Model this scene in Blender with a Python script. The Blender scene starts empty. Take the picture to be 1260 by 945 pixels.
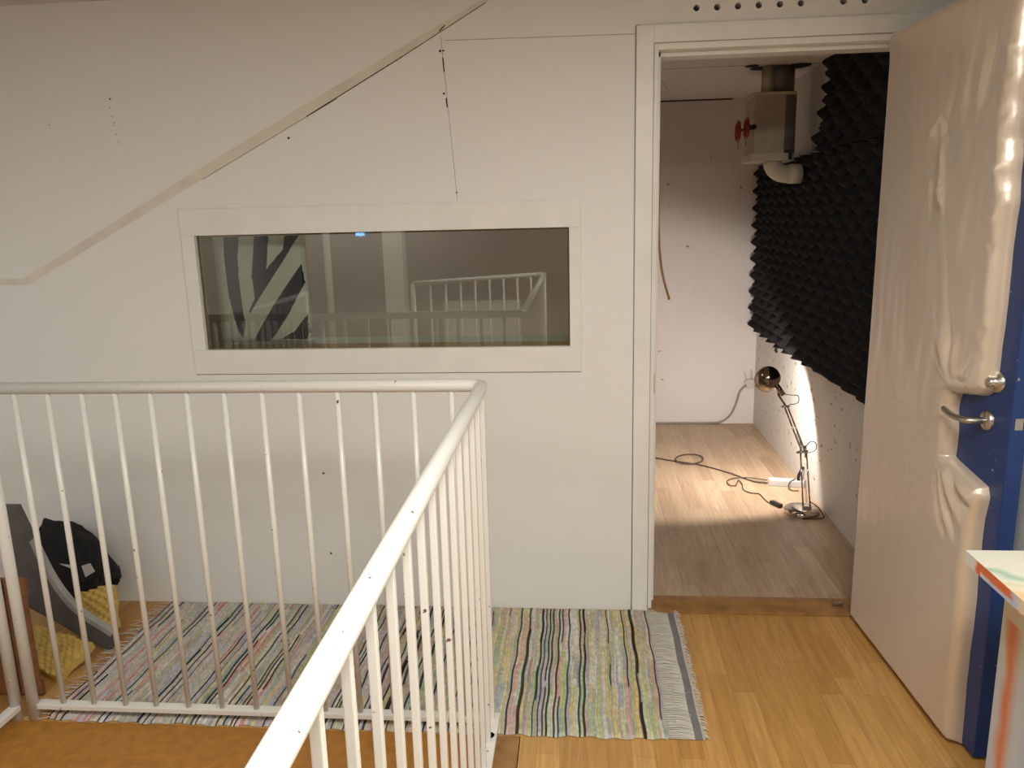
import bpy, bmesh, math, random
from mathutils import Vector, Matrix, noise
random.seed(7)
R = math.radians
C = bpy.context.scene.collection
S = bpy.context.scene

# ------------------------------------------------------------ camera, light, exposure
F_PX, CAM = 977.0, Vector((0.0, -2.8377, 1.5143))
def cam_axes(yaw, pitch, roll):
    cy, sy, cp, sp = math.cos(yaw), math.sin(yaw), math.cos(pitch), math.sin(pitch)
    r = Vector((cy, -sy, 0)); f0 = Vector((sy, cy, 0)); u0 = Vector((0, 0, 1))
    f = f0*cp - u0*sp; u = u0*cp + f0*sp
    cr, sr = math.cos(roll), math.sin(roll)
    return r*cr + u*sr, u*cr - r*sr, f
cr_, cu_, cf_ = cam_axes(R(-5.1157), R(12.2367), R(-1.4395))
cd = bpy.data.cameras.new('camera'); cam = bpy.data.objects.new('camera', cd); C.objects.link(cam)
cd.sensor_width = 36; cd.lens = 36*F_PX/1260; cd.clip_start = 0.02
m = Matrix((cr_, cu_, -cf_)).transposed().to_4x4(); m.translation = CAM
cam.matrix_world = m; S.camera = cam

S.view_settings.view_transform = 'Standard'; S.view_settings.look = 'None'
S.view_settings.gamma = 1; S.view_settings.exposure = 0.0; S.view_settings.use_curve_mapping = False
w = bpy.data.worlds.new('world'); S.world = w; w.use_nodes = True
w.node_tree.nodes['Background'].inputs[0].default_value = (.05, .05, .055, 1)
w.node_tree.nodes['Background'].inputs[1].default_value = 0.3

def area(name, loc, target, sx, sy, power, col, shape='RECTANGLE'):
    l = bpy.data.lights.new(name, 'AREA'); l.shape = shape; l.size = sx; l.size_y = sy
    l.energy = power; l.color = col
    o = bpy.data.objects.new(name, l); C.objects.link(o); o.location = loc
    o.rotation_euler = (Vector(target)-Vector(loc)).to_track_quat('-Z', 'Y').to_euler()
    return o
area('ceiling_light', (0.35, -2.35, 2.2), (0.35, -2.30, 0.0), .7, .7, 52, (1, .985, .93))
area('rear_light', (-1.4, -2.7, 2.2), (-1.4, -2.65, .0), .7, .7, 21, (1, .985, .93))
area('booth_fill', (-1.2, .75, 2.12), (-1.2, .75, 0), .4, .3, 4.0, (1, .95, .9))  # added unseen fill, brightens the inner room behind the window
area('side_daylight', (-2.62, -1.2, 1.1), (-1.9, -.3, .6), .7, .5, 2.5, (.62, .76, 1))

# ------------------------------------------------------------ materials
def mat(name, col, rough=.6, metal=0, spec=.5, bump=None, var=None, coat=0, sheen=0):
    m = bpy.data.materials.new(name); m.use_nodes = True
    nt = m.node_tree; b = nt.nodes['Principled BSDF']
    b.inputs['Base Color'].default_value = (*col, 1); b.inputs['Roughness'].default_value = rough
    b.inputs['Metallic'].default_value = metal; b.inputs['Specular IOR Level'].default_value = spec
    b.inputs['Coat Weight'].default_value = coat; b.inputs['Sheen Weight'].default_value = sheen
    tc = nt.nodes.new('ShaderNodeTexCoord')
    if var:      # (scale, amount)
        n = nt.nodes.new('ShaderNodeTexNoise'); n.inputs['Scale'].default_value = var[0]; n.inputs['Detail'].default_value = 5
        mr = nt.nodes.new('ShaderNodeMapRange'); mr.inputs[1].default_value = .3; mr.inputs[2].default_value = .7
        mr.inputs[3].default_value = 1-var[1]; mr.inputs[4].default_value = 1+var[1]*.5
        v = nt.nodes.new('ShaderNodeVectorMath'); v.operation = 'SCALE'; v.inputs[0].default_value = col
        nt.links.new(tc.outputs['Object'], n.inputs[0]); nt.links.new(n.outputs[0], mr.inputs[0])
        nt.links.new(mr.outputs[0], v.inputs['Scale']); nt.links.new(v.outputs[0], b.inputs['Base Color'])
    if bump:     # (scale, strength, distance)
        n = nt.nodes.new('ShaderNodeTexNoise'); n.inputs['Scale'].default_value = bump[0]; n.inputs['Detail'].default_value = 6
        bp = nt.nodes.new('ShaderNodeBump'); bp.inputs['Strength'].default_value = bump[1]; bp.inputs['Distance'].default_value = bump[2]
        nt.links.new(tc.outputs['Object'], n.inputs[0]); nt.links.new(n.outputs[0], bp.inputs['Height'])
        nt.links.new(bp.outputs[0], b.inputs['Normal'])
    return m

def spotted(name, base, spots, scale, thresh, rough=.45, bump=0, stretch=(1, 1, 1), spec=.5):
    """paint with chips: noise above a threshold shows the colour beneath"""
    m = mat(name, base, rough, spec=spec); nt = m.node_tree; b = nt.nodes['Principled BSDF']
    tc = nt.nodes.new('ShaderNodeTexCoord'); mp = nt.nodes.new('ShaderNodeMapping'); mp.inputs['Scale'].default_value = stretch
    n = nt.nodes.new('ShaderNodeTexNoise'); n.inputs['Scale'].default_value = scale; n.inputs['Detail'].default_value = 3
    r = nt.nodes.new('ShaderNodeValToRGB'); r.color_ramp.elements[0].position = thresh; r.color_ramp.elements[1].position = thresh+.02
    r.color_ramp.elements[0].color = (*base, 1); r.color_ramp.elements[1].color = (*spots, 1)
    nt.links.new(tc.outputs['Object'], mp.inputs[0]); nt.links.new(mp.outputs[0], n.inputs[0]); nt.links.new(n.outputs[0], r.inputs[0])
    nt.links.new(r.outputs[0], b.inputs['Base Color'])
    if bump:
        n2 = nt.nodes.new('ShaderNodeTexNoise'); n2.inputs['Scale'].default_value = 14; n2.inputs['Detail'].default_value = 8
        bp = nt.nodes.new('ShaderNodeBump'); bp.inputs['Strength'].default_value = .6; bp.inputs['Distance'].default_value = bump
        nt.links.new(tc.outputs['Object'], n2.inputs[0]); nt.links.new(n2.outputs[0], bp.inputs['Height']); nt.links.new(bp.outputs[0], b.inputs['Normal'])
    return m

def laminate(name, c1, c2, dark, strip, length, rough):
    m = mat(name, c1, rough); nt = m.node_tree; b = nt.nodes['Principled BSDF']; L = nt.links.new
    tc = nt.nodes.new('ShaderNodeTexCoord'); mp = nt.nodes.new('ShaderNodeMapping')
    mp.inputs['Rotation'].default_value = (0, 0, R(90)); L(tc.outputs['Object'], mp.inputs[0])
    br = nt.nodes.new('ShaderNodeTexBrick'); L(mp.outputs[0], br.inputs[0])
    br.inputs['Color1'].default_value = (*c1, 1); br.inputs['Color2'].default_value = (*c2, 1); br.inputs['Mortar'].default_value = (*dark, 1)
    br.inputs['Scale'].default_value = 1; br.inputs['Mortar Size'].default_value = .0006; br.inputs['Mortar Smooth'].default_value = .4
    br.inputs['Brick Width'].default_value = length; br.inputs['Row Height'].default_value = strip
    br.offset = .37; br.offset_frequency = 2; br.squash = 1.3; br.squash_frequency = 3
    mp2 = nt.nodes.new('ShaderNodeMapping'); mp2.inputs['Scale'].default_value = (26, 1.6, 1); L(tc.outputs['Object'], mp2.inputs[0])
    # shift the grain from strip to strip with the brick colour
    n = nt.nodes.new('ShaderNodeTexNoise'); n.inputs['Scale'].default_value = 2.2; n.inputs['Detail'].default_value = 8; n.inputs['Distortion'].default_value = 1.2
    L(mp2.outputs[0], n.inputs[0])
    mr = nt.nodes.new('ShaderNodeMapRange'); mr.inputs[1].default_value = .3; mr.inputs[2].default_value = .72; mr.inputs[3].default_value = 1.12; mr.inputs[4].default_value = .78
    L(n.outputs[0], mr.inputs[0])
    v = nt.nodes.new('ShaderNodeVectorMath'); v.operation = 'SCALE'; L(br.outputs[0], v.inputs[0]); L(mr.outputs[0], v.inputs['Scale'])
    L(v.outputs[0], b.inputs['Base Color'])
    return m

M = {}
M['wall'] = spotted('wall_paint', (.80, .79, .75), (.5, .46, .38), 9, .80, .55, bump=.002)
M['trimw'] = mat('trim_paint', (.81, .80, .75), .4, var=(7, .06))
M['ceil'] = mat('ceiling_paint', (.60, .57, .51), .8)
M['inner'] = spotted('inner_plaster', (.76, .715, .69), (.25, .23, .22), 22, .735, .7, bump=.004)
M['rough'] = spotted('rough_plaster', (.66, .63, .59), (.14, .13, .12), 30, .68, .75, bump=.012)
M['tape'] = mat('filler_strip', (.74, .69, .58), .6, var=(10, .12))
M['gap'] = mat('gap_dark', (.03, .025, .02), .9)
M['line'] = mat('seam_shadow', (.42, .39, .33), .9)
M['floor'] = laminate('oak_laminate', (.47, .245, .066), (.58, .325, .105), (.25, .11, .027), .068, .52, .36)
M['floor2'] = laminate('pale_laminate', (.42, .285, .18), (.54, .395, .26), (.28, .18, .11), .068, .45, .38)
M['oakstrip'] = mat('oak_threshold', (.33, .17, .055), .4, var=(20, .3))
M['board'] = mat('brown_board', (.38, .165, .024), .5, var=(30, .22), bump=(160, .2, .001))
M['rail'] = spotted('white_rail_paint', (.70, .685, .63), (.16, .09, .06), 62, .715, .27, stretch=(1, 1, 1))
M['glass'] = None
M['blue'] = spotted('blue_door_paint', (.009, .034, .145), (.25, .28, .33), 60, .72, .42)
M['satin'] = mat('silver_satin', (.62, .505, .39), .30, metal=.25, spec=.8, sheen=.4, bump=(24, .35, .004))
M['steel'] = mat('brushed_steel', (.55, .52, .47), .3, 1)
M['chrome'] = mat('chrome', (.62, .56, .50), .12, 1)
M['bronze'] = mat('smoked_chrome', (.30, .25, .20), .14, 1)
M['foam'] = mat('charcoal_foam', (.015, .016, .018), .85, spec=.25, bump=(220, .4, .002))
M['duct'] = mat('galvanised_duct', (.52, .47, .39), .45, .25, var=(12, .15))
M['ductdark'] = mat('dull_duct_and_shade', (.22, .21, .19), .5, .4, var=(12, .3))  # dull metal of pipe and pins; also paints the box side's shade
M['elbow'] = mat('cream_plastic', (.62, .57, .47), .45)
M['red'] = mat('red_enamel', (.30, .012, .012), .35)
M['black'] = mat('black_plastic', (.015, .013, .012), .4)
M['cloth'] = mat('black_cloth', (.012, .012, .013), .9, bump=(60, .5, .004))
M['greycable'] = mat('grey_cable', (.28, .27, .25), .5)
M['browncable'] = mat('dark_cable', (.075, .05, .04), .45)
M['whiteplastic'] = mat('white_plastic', (.58, .57, .56), .35)
M['yellow'] = mat('yellow_foam', (.60, .42, .12), .9, spec=.2, bump=(120, .4, .003), var=(25, .2))
M['greyboard'] = mat('dark_grey_board', (.11, .10, .095), .7, var=(18, .2), bump=(90, .3, .002))
M['greyedge'] = mat('light_grey_edge', (.36, .35, .33), .5, var=(14, .2))
M['crate'] = mat('crate_wood', (.24, .10, .04), .6, var=(20, .35))
M['fringe'] = mat('cotton_fringe', (.66, .62, .56), .9)
M['rust'] = mat('rust_stain', (.33, .16, .04), .8)
M['woodedge'] = mat('raw_wood_edge', (.35, .2, .07), .6, var=(30, .2))
M['sill'] = mat('pale_green_sill', (.40, .43, .33), .6)
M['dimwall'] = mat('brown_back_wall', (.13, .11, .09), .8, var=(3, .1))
M['partition'] = mat('brown_partition', (.60, .515, .47), .8, var=(3, .1))
M['label'] = mat('paper_label', (.6, .6, .6), .6)
def emit(name, col, s):
    m = mat(name, col, .5); b = m.node_tree.nodes['Principled BSDF']
    b.inputs['Emission Color'].default_value = (*col, 1); b.inputs['Emission Strength'].default_value = s; return m
M['bulb'] = emit('warm_bulb', (1, .80, .55), 30)
M['blueled'] = emit('blue_lamp', (.12, .35, 1), 14)
def colattr(name, rough, spec=.3, bump=None):
    m = mat(name, (1, 1, 1), rough, spec=spec, bump=bump); nt = m.node_tree
    a = nt.nodes.new('ShaderNodeVertexColor'); a.layer_name = 'Col'
    nt.links.new(a.outputs[0], nt.nodes['Principled BSDF'].inputs['Base Color']); return m
M['rag'] = colattr('rag_weave', .95, .1, (260, .6, .003))
M['stripe'] = colattr('striped_cotton', .8, .2)
g = bpy.data.materials.new('window_glass'); g.use_nodes = True; nt = g.node_tree; nt.nodes.clear()
o_ = nt.nodes.new('ShaderNodeOutputMaterial'); mx = nt.nodes.new('ShaderNodeMixShader'); fr = nt.nodes.new('ShaderNodeFresnel'); fr.inputs[0].default_value = 1.75
tr = nt.nodes.new('ShaderNodeBsdfTransparent'); tr.inputs[0].default_value = (.95, .98, .95, 1); gl = nt.nodes.new('ShaderNodeBsdfGlossy'); gl.inputs['Roughness'].default_value = .01
nt.links.new(fr.outputs[0], mx.inputs[0]); nt.links.new(tr.outputs[0], mx.inputs[1]); nt.links.new(gl.outputs[0], mx.inputs[2]); nt.links.new(mx.outputs[0], o_.inputs[0])
M['glass'] = g

# painted table: clouds of cream, green, orange and pale blue paint
def painted(name, cols, scale, off=0):
    m = mat(name, cols[0][1], .35); nt = m.node_tree
    tc = nt.nodes.new('ShaderNodeTexCoord'); n = nt.nodes.new('ShaderNodeTexNoise'); n.inputs['Scale'].default_value = scale; n.inputs['Detail'].default_value = 2
    mp = nt.nodes.new('ShaderNodeMapping'); mp.inputs['Location'].default_value = (off, off*.7, off*.3)
    r = nt.nodes.new('ShaderNodeValToRGB'); e = r.color_ramp.elements
    e[0].position, e[0].color = cols[0][0], (*cols[0][1], 1); e[1].position, e[1].color = cols[-1][0], (*cols[-1][1], 1)
    for p, c in cols[1:-1]:
        k = e.new(p); k.color = (*c, 1)
    nt.links.new(tc.outputs['Object'], mp.inputs[0]); nt.links.new(mp.outputs[0], n.inputs[0]); nt.links.new(n.outputs[0], r.inputs[0]); nt.links.new(r.outputs[0], nt.nodes['Principled BSDF'].inputs['Base Color'])
    return m
M['tabtop'] = painted('painted_tabletop', [(.35, (.30, .45, .28)), (.42, (.62, .60, .36)), (.52, (.74, .71, .58)), (.62, (.76, .74, .64)), (.70, (.70, .45, .2))], 7, 1.3)
M['tabedge'] = painted('painted_table_edge', [(.40, (.55, .58, .62)), (.49, (.62, .60, .56)), (.53, (.62, .10, .03)), (.68, (.55, .07, .02))], 12, 4.1)
M['tabpanel'] = painted('painted_table_panel', [(.32, (.35, .45, .60)), (.45, (.55, .55, .58)), (.53, (.60, .58, .50)), (.60, (.62, .60, .40)), (.66, (.58, .16, .07))], 7, 2.2)

# ------------------------------------------------------------ mesh helpers
def obj(name, bm, m, parent=None, smooth=False, loc=None):
    me = bpy.data.meshes.new(name); bm.normal_update(); bm.to_mesh(me); bm.free()
    ms = m if isinstance(m, (list, tuple)) else [m]
    for x in ms: me.materials.append(x)
    if smooth:
        for p in me.polygons: p.use_smooth = True
    o = bpy.data.objects.new(name, me); C.objects.link(o)
    if loc is not None: o.location = loc
    if parent: o.parent = parent
    return o
def tag(o, label, cat, group=None, kind=None):
    if label: o['label'] = label
    if cat: o['category'] = cat
    if group: o['group'] = group
    if kind: o['kind'] = kind
    return o
def thing(name, label, cat, loc=(0, 0, 0), rz=0, group=None):
    o = bpy.data.objects.new(name, None); C.objects.link(o); o.location = loc; o.rotation_euler = (0, 0, rz)
    o.empty_display_size = .05
    return tag(o, label, cat, group)
def struct(name, bm, m, parent=None, label=None, smooth=False):
    o = obj(name, bm, m, parent, smooth)
    if not parent: o['kind'] = 'structure'
    if label: o['label'] = label
    return o
def box(bm, x0, x1, y0, y1, z0, z1, mi=0, bev=0):
    t = bmesh.new()
    vs = [t.verts.new((x, y, z)) for x in (x0, x1) for y in (y0, y1) for z in (z0, z1)]
    for f in ((0, 1, 3, 2), (4, 6, 7, 5), (0, 4, 5, 1), (2, 3, 7, 6), (0, 2, 6, 4), (1, 5, 7, 3)):
        t.faces.new([vs[i] for i in f])
    if bev: bmesh.ops.bevel(t, geom=t.edges[:]+t.verts[:], offset=bev, segments=2, profile=.6, affect='EDGES')
    for f in t.faces: f.material_index = mi
    bmesh.ops.recalc_face_normals(t, faces=t.faces[:])
    merge(bm, t); return bm
def merge(bm, t, M4=None):
    if M4 is not None: bmesh.ops.transform(t, matrix=M4, verts=t.verts[:])
    me = bpy.data.meshes.new('t'); t.to_mesh(me); t.free(); bm.from_mesh(me); bpy.data.meshes.remove(me)
def catmull(pts, n=8, closed=False):
    P = [Vector(p) for p in pts]; out = []
    if len(P) < 3: return P
    N = len(P)
    for i in range(N if closed else N-1):
        a = P[(i-1) % N] if (closed or i > 0) else P[0]*2-P[1]
        b, c = P[i], P[(i+1) % N]
        d = P[(i+2) % N] if (closed or i+2 < N) else P[-1]*2-P[-2]
        for k in range(n):
            t = k/n
            out.append(.5*((2*b)+(c-a)*t+(2*a-5*b+4*c-d)*t*t+(3*b-a-3*c+d)*t**3))
    if not closed: out.append(P[-1])
    return out
def tube(bm, pts, r, seg=12, caps=True, closed=False, mi=0):
    P = [Vector(p) for p in pts]; n = len(P); rings = []
    rr = r if isinstance(r, (list, tuple)) else [r]*n
    up = None
    for i in range(n):
        if closed: t = (P[(i+1) % n]-P[i-1]).normalized()
        else: t = ((P[i+1] if i < n-1 else P[i])-(P[i-1] if i > 0 else P[i])).normalized()
        if up is None: up = t.orthogonal().normalized()
        up = (up-t*up.dot(t)).normalized(); s = t.cross(up)
        sc = 1.0
        if 0 < i < n-1 and not closed:      # widen mitred joints so the tube keeps its width
            a = (P[i]-P[i-1]).normalized(); b = (P[i+1]-P[i]).normalized(); c = max(.35, math.sqrt(max(.01, (1+a.dot(b))/2)))
            mdir = (b-a)
            if mdir.length > .05:
                mdir.normalize()
                ring = []
                for k in range(seg):
                    v = up*math.cos(2*math.pi*k/seg)+s*math.sin(2*math.pi*k/seg)
                    v = v+mdir*v.dot(mdir)*(1/c-1)
                    ring.append(bm.verts.new(P[i]+v*rr[i]))
                rings.append(ring); continue
        rings.append([bm.verts.new(P[i]+(up*math.cos(2*math.pi*k/seg)+s*math.sin(2*math.pi*k/seg))*rr[i]) for k in range(seg)])
    fs = []
    for i in range(n if closed else n-1):
        a, b = rings[i], rings[(i+1) % n]
        for k in range(seg):
            fs.append(bm.faces.new((a[k], a[(k+1) % seg], b[(k+1) % seg], b[k])))
    if caps and not closed:
        fs.append(bm.faces.new(rings[0][::-1])); fs.append(bm.faces.new(rings[-1]))
    for f in fs: f.material_index = mi; f.smooth = len(f.verts) == 4
    bmesh.ops.recalc_face_normals(bm, faces=fs)
    return bm
def lathe(bm, prof, seg=32, M4=None, mi=0):
    t = bmesh.new(); rings = []
    for r, z in prof:
        rings.append([t.verts.new((r*math.cos(2*math.pi*k/seg), r*math.sin(2*math.pi*k/seg), z)) for k in range(seg)] if r > 1e-6 else [t.verts.new((0, 0, z))])
    for a, b in zip(rings, rings[1:]):
        for k in range(seg):
            q = (k+1) % seg
            if len(a) == 1 and len(b) == 1: continue
            f = t.faces.new((a[0], b[q], b[k])) if len(a) == 1 else t.faces.new((a[k], a[q], b[0])) if len(b) == 1 else t.faces.new((a[k], a[q], b[q], b[k]))
            f.smooth = True; f.material_index = mi
    bmesh.ops.recalc_face_normals(t, faces=t.faces[:])
    merge(bm, t, M4); return bm
def prism(bm, poly, axis, d0, d1, mi=0):
    """extrude a 2-D outline: axis 'y' -> (x,z) outline, 'z' -> (x,y), 'x' -> (y,z)"""
    f3 = {'y': lambda p, d: (p[0], d, p[1]), 'z': lambda p, d: (p[0], p[1], d), 'x': lambda p, d: (d, p[0], p[1])}[axis]
    A = [bm.verts.new(f3(p, d0)) for p in poly]; B = [bm.verts.new(f3(p, d1)) for p in poly]
    fs = [bm.faces.new(A), bm.faces.new(B[::-1])]
    for i in range(len(poly)):
        j = (i+1) % len(poly); fs.append(bm.faces.new((A[i], B[i], B[j], A[j])))
    for f in fs: f.material_index = mi
    bmesh.ops.recalc_face_normals(bm, faces=fs); return bm
def axis_mat(p, d):
    d = Vector(d).normalized(); return Matrix.Translation(Vector(p)) @ d.to_track_quat('Z', 'Y').to_matrix().to_4x4()

# ============================================================ ROOM SHELL
XL, XR, YB, ZC = -2.7, 1.175, -4.7, 2.262
IL, IR, IY, IZ, WT = -2.45, 1.215, 2.75, 2.206, .115
DX0, DX1, DZ = .262, 1.045, 2.018           # clear door opening
WX0, WX1, WZ0, WZ1 = -1.402, -.040, 1.034, 1.457

# wall with door opening, window hole and the row of drilled holes, all cut through the front layer
t = bmesh.new()
def loop(pts):
    v = [t.verts.new(p) for p in pts]
    for i in range(len(v)): t.edges.new((v[i], v[(i+1) % len(v)]))
loop([(XL, 0, 0), (DX0-.03, 0, 0), (DX0-.03, 0, DZ+.03), (DX1+.03, 0, DZ+.03), (DX1+.03, 0, 0), (XR+.1, 0, 0), (XR+.1, 0, ZC), (XL, 0, ZC)])
loop([(WX0, 0, WZ0), (WX1, 0, WZ0), (WX1, 0, WZ1), (WX0, 0, WZ1)])
for i in range(9):
    if i == 6: continue
    cx = .382+.0665*i
    loop([(cx+.0105*math.cos(a*math.pi/7), 0, 2.150+.0105*math.sin(a*math.pi/7)) for a in range(14)])
bmesh.ops.triangle_fill(t, use_beauty=True, use_dissolve=False, edges=t.edges[:])
g_ = bmesh.ops.extrude_face_region(t, geom=t.faces[:])
bmesh.ops.translate(t, vec=(0, WT, 0), verts=[v for v in g_['geom'] if isinstance(v, bmesh.types.BMVert)])
bmesh.ops.recalc_face_normals(t, faces=t.faces[:])
wall = struct('wall_front', t, M['wall'])
b = bmesh.new()
for i in range(9):
    cx = .382+.0665*i
    if i == 6: lathe(b, [(0, 0), (.009, 0), (.0105, .004), (.0105, .02)], 14, axis_mat((cx, .004, 2.15), (0, 1, 0)), 1)
    else: lathe(b, [(0, 0), (.0125, 0)], 14, axis_mat((cx, .112, 2.15), (0, 1, 0)), 0)
struct('hole_plug', b, [M['gap'], M['tape']], wall)
b = bmesh.new(); box(b, XL, XL+.0-.1, YB, WT, 0, ZC); struct('wall_left', b, M['wall'])
b = bmesh.new(); box(b, XR, XR+.035, YB, 0, 0, ZC); struct('wall_right', b, M['wall'])
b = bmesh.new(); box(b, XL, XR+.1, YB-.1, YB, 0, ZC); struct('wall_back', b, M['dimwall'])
b = bmesh.new(); box(b, -1.32, -.57, YB, YB+.02, .12, .69, bev=.003); struct('trim_6', b, M['trimw'], label='pale wall panel mirrored low in the window')
b = bmesh.new(); box(b, XL-.1, XR+.1, YB-.1, WT, ZC, ZC+.08); struct('ceiling', b, M['ceil'])
b = bmesh.new(); box(b, -.185, XR+.1, YB-.1, .02, -.08, 0); box(b, XL-.1, -.185, -.775, .02, -.08, 0)
box(b, XL-.1, -1.92, YB-.1, -.775, -.08, 0); box(b, -1.92, -.185, YB-.1, -3.3, -.08, 0)
struct('floor', b, M['floor'])
# brown strip framing the stair opening
b = bmesh.new(); box(b, -.262, -.188, -3.3, -.778, -.06, .0015)
struct('trim_3', b, M['oakstrip'])
b = bmesh.new(); box(b, -1.92, -.264, -3.3, -.777, -.03, -.0005, bev=.001)
tag(obj('stair_cover_board', b, M['board']), 'smooth orange brown board filling the floor inside the white railing', 'board')

# inner room
b = bmesh.new(); box(b, IL, IR+.1, IY, IY+.1, -.02, IZ+.06); struct('wall_inner_back', b, M['inner'])
b = bmesh.new(); box(b, IR, IR+.1, WT, IY, -.02, IZ+.06); struct('wall_inner_right', b, M['rough'])
b = bmesh.new(); box(b, IL-.1, IL, WT, IY+.1, -.02, IZ+.06); struct('wall_inner_left', b, M['inner'])
b = bmesh.new(); box(b, IL, .14, 1.35, 1.42, -.01, IZ); box(b, .09, .14, 1.42, IY, -.01, IZ); struct('wall_inner_partition', b, M['partition'])
b = bmesh.new(); box(b, IL-.1, IR+.1, WT, IY+.1, IZ, IZ+.05); struct('ceiling_inner', b, M['inner'])
b = bmesh.new(); box(b, IL-.1, IR+.1, .09, IY, -.08, .0); struct('floor_inner', b, M['floor2'])
b = bmesh.new()
box(b, -1.0, IR, 1.505, 1.509, IZ-.0006, IZ+.001); box(b, .2, 1.0, 2.745, 2.7495, 2.198, 2.2055)
tube(b, [(.42, 1.75, IZ-.0005), (.52, 2.2, IZ-.0005)], .001, 4)
struct('trim_4', b, M['gap'])

# threshold
b = bmesh.new()
prism(b, [(-.024, 0), (-.024, .006), (-.012, .011), (.012, .014), (.03, .014), (.045, .02), (.085, .02), (.092, 0)], 'x', DX0-.012, DX1+.02)
struct('trim_5', b, M['oakstrip'], label='oak threshold of the doorway')

# door frame: casings, jamb and stop
b = bmesh.new()
box(b, .188, .2455, -.012, .0, 0, 2.103, bev=.0015)
box(b, .2455, 1.118, -.0115, .0, 2.046, 2.103, bev=.0015)
box(b, 1.062, 1.118, -.0115, .0, 0, 2.046, bev=.0015)
box(b, .2455, .262, -.004, WT+.012, 0, 2.0475, bev=.001)
box(b, .262, 1.062, -.004, WT+.012, DZ+.008, 2.0475, bev=.001)
box(b, 1.049, 1.062, -.004, WT+.012, 0, 2.044, bev=.001)
box(b, .262, .274, .045, WT+.01, .02, DZ+.008, bev=.001)
box(b, .262, 1.049, .045, WT+.01, DZ-.006, DZ+.008, bev=.001)
fr_ = struct('door_2', b, M['trimw'], label='white painted frame of the open doorway')
b = bmesh.new(); box(b, .2605, .2625, -.0055, .004, .86, .93); tube(b, [(.263, .044, .62), (.263, .044, .87)], .0015, 5)
struct('rust_mark', b, M['rust'], fr_)

# window frame and panes
b = bmesh.new()
FX0, FX1, FZ0, FZ1 = -1.452, 0.0, .943, 1.552
box(b, FX0, FX1, -.008, -.0, FZ0, WZ0, bev=.0015); box(b, FX0, FX1, -.008, 0, WZ1, FZ1, bev=.0015)
box(b, FX0, WX0, -.008, 0, WZ0, WZ1, bev=.0015); box(b, WX1, FX1, -.008, 0, WZ0, WZ1, bev=.0015)
win = struct('window_1', b, M['trimw'], label='long low interior window with white frame')
b = bmesh.new()
box(b, WX0, WX0+.012, .018, WT-.002, WZ0, WZ1); box(b, WX1-.006, WX1, .018, WT-.002, WZ0, WZ1)
box(b, WX0+.012, WX1-.006, .018, WT-.002, WZ0, WZ0+.002); box(b, WX0+.012, WX1-.006, .018, WT-.002, WZ1-.006, WZ1)
struct('window_bead', b, M['woodedge'], win)
b = bmesh.new(); box(b, WX0+.001, WX1-.001, .012, .0145, WZ0+.001, WZ1-.001); struct('window_pane', b, M['glass'], win)
b = bmesh.new(); box(b, WX0+.013, WX1-.007, .100, .106, WZ0+.007, WZ1-.007); bpy.data.meshes.new('x'); b.free()
b = bmesh.new(); box(b, WX0-.05, WX1+.05, WT, WT+.17, 1.0, 1.034, bev=.002); struct('window_sill', b, M['sill'], win)

# diagonal filler strip and board seams on the wall
b = bmesh.new()
def band(p, q, w0, w1, y=-.0012):
    p, q = Vector((p[0], 0, p[1])), Vector((q[0], 0, q[1])); d = (q-p).normalized(); n = Vector((-d.z, 0, d.x))
    pts = [p, q, q+n*w1, p+n*w0]
    prism(b, [(v.x, v.z) for v in pts], 'y', y, .0)
band((XL, 1.298), (-2.078, 1.290), .022, .022)
band((-2.070, 1.290), (-1.40, 1.632), .030, .034); band((-1.40, 1.632), (-.836, 1.915), .034, .036, -.001); band((-.836, 1.915), (-.20, 2.257), .036, .008, -.0008)
struct('trim_1', b, M['tape'], label='beige filler strip running diagonally over the wall')
b = bmesh.new()
def seam(p, q, w=.0012, y=-.0016):
    tube(b, [(p[0], y*.2, p[1]), (q[0], y*.2, q[1])], w, 5)
for a, c, w in (((-1.35, 1.655), (-.836, 1.913), .0007), ((-.95, 1.857), (-.60, 2.040), .0016), ((-.60, 2.040), (-.31, 2.197), .0012),
                ((-.470, 2.115), (-.449, 2.133), .002)):
    seam(a, c, w)
seam((-.462, 2.03), (-.459, 1.985), .0022); seam((-.456, 1.90), (-.453, 1.87), .0022); seam((.19, 2.103), (.20, 2.103), .003)
struct('seam_gap', b, M['gap'], wall)
b = bmesh.new()
seam((-.466, 2.10), (-.43, 1.56), .0008); seam((-.452, 2.085), (.187, 2.079), .0010); 
seam((FX0, FZ0-.002), (FX1, FZ0-.002), .002); seam((.186, 0), (.186, 2.105), .0016)
tube(b, [(.2458, -.0118, 0), (.2458, -.0118, 2.046)], .0011, 5); tube(b, [(.2458, -.0118, 2.0462), (1.1, -.0118, 2.0462)], .0013, 5)
struct('seam_line', b, M['line'], wall)
b = bmesh.new()
for x, z, r in ((-1.021, 1.787, .004), (-.470, 2.052, .004), (-.459, 2.053, .003), (-.463, 1.915, .0035), (-.432, 1.585, .003), (-.99, .55, .004), (-.985, .22, .004),
                (-.4, .91, .003), (.215, 2.005, .003), (.20, .29, .003), (-1.9, 1.86, .002), (-1.66, 1.94, .003), (-1.655, 1.86, .002), (-.70, .05, .004)):
    lathe(b, [(0, -.0006), (r, -.0004), (r*1.1, .0)], 8, axis_mat((x, -.0003, z), (0, 1, 0)))
for k in range(5): lathe(b, [(0, -.0006), (.002, 0)], 6, axis_mat((-1.664+.004*k, -.0003, 1.91-.03*k), (0, 1, 0)))
struct('nail_mark', b, M['gap'], wall)

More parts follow.
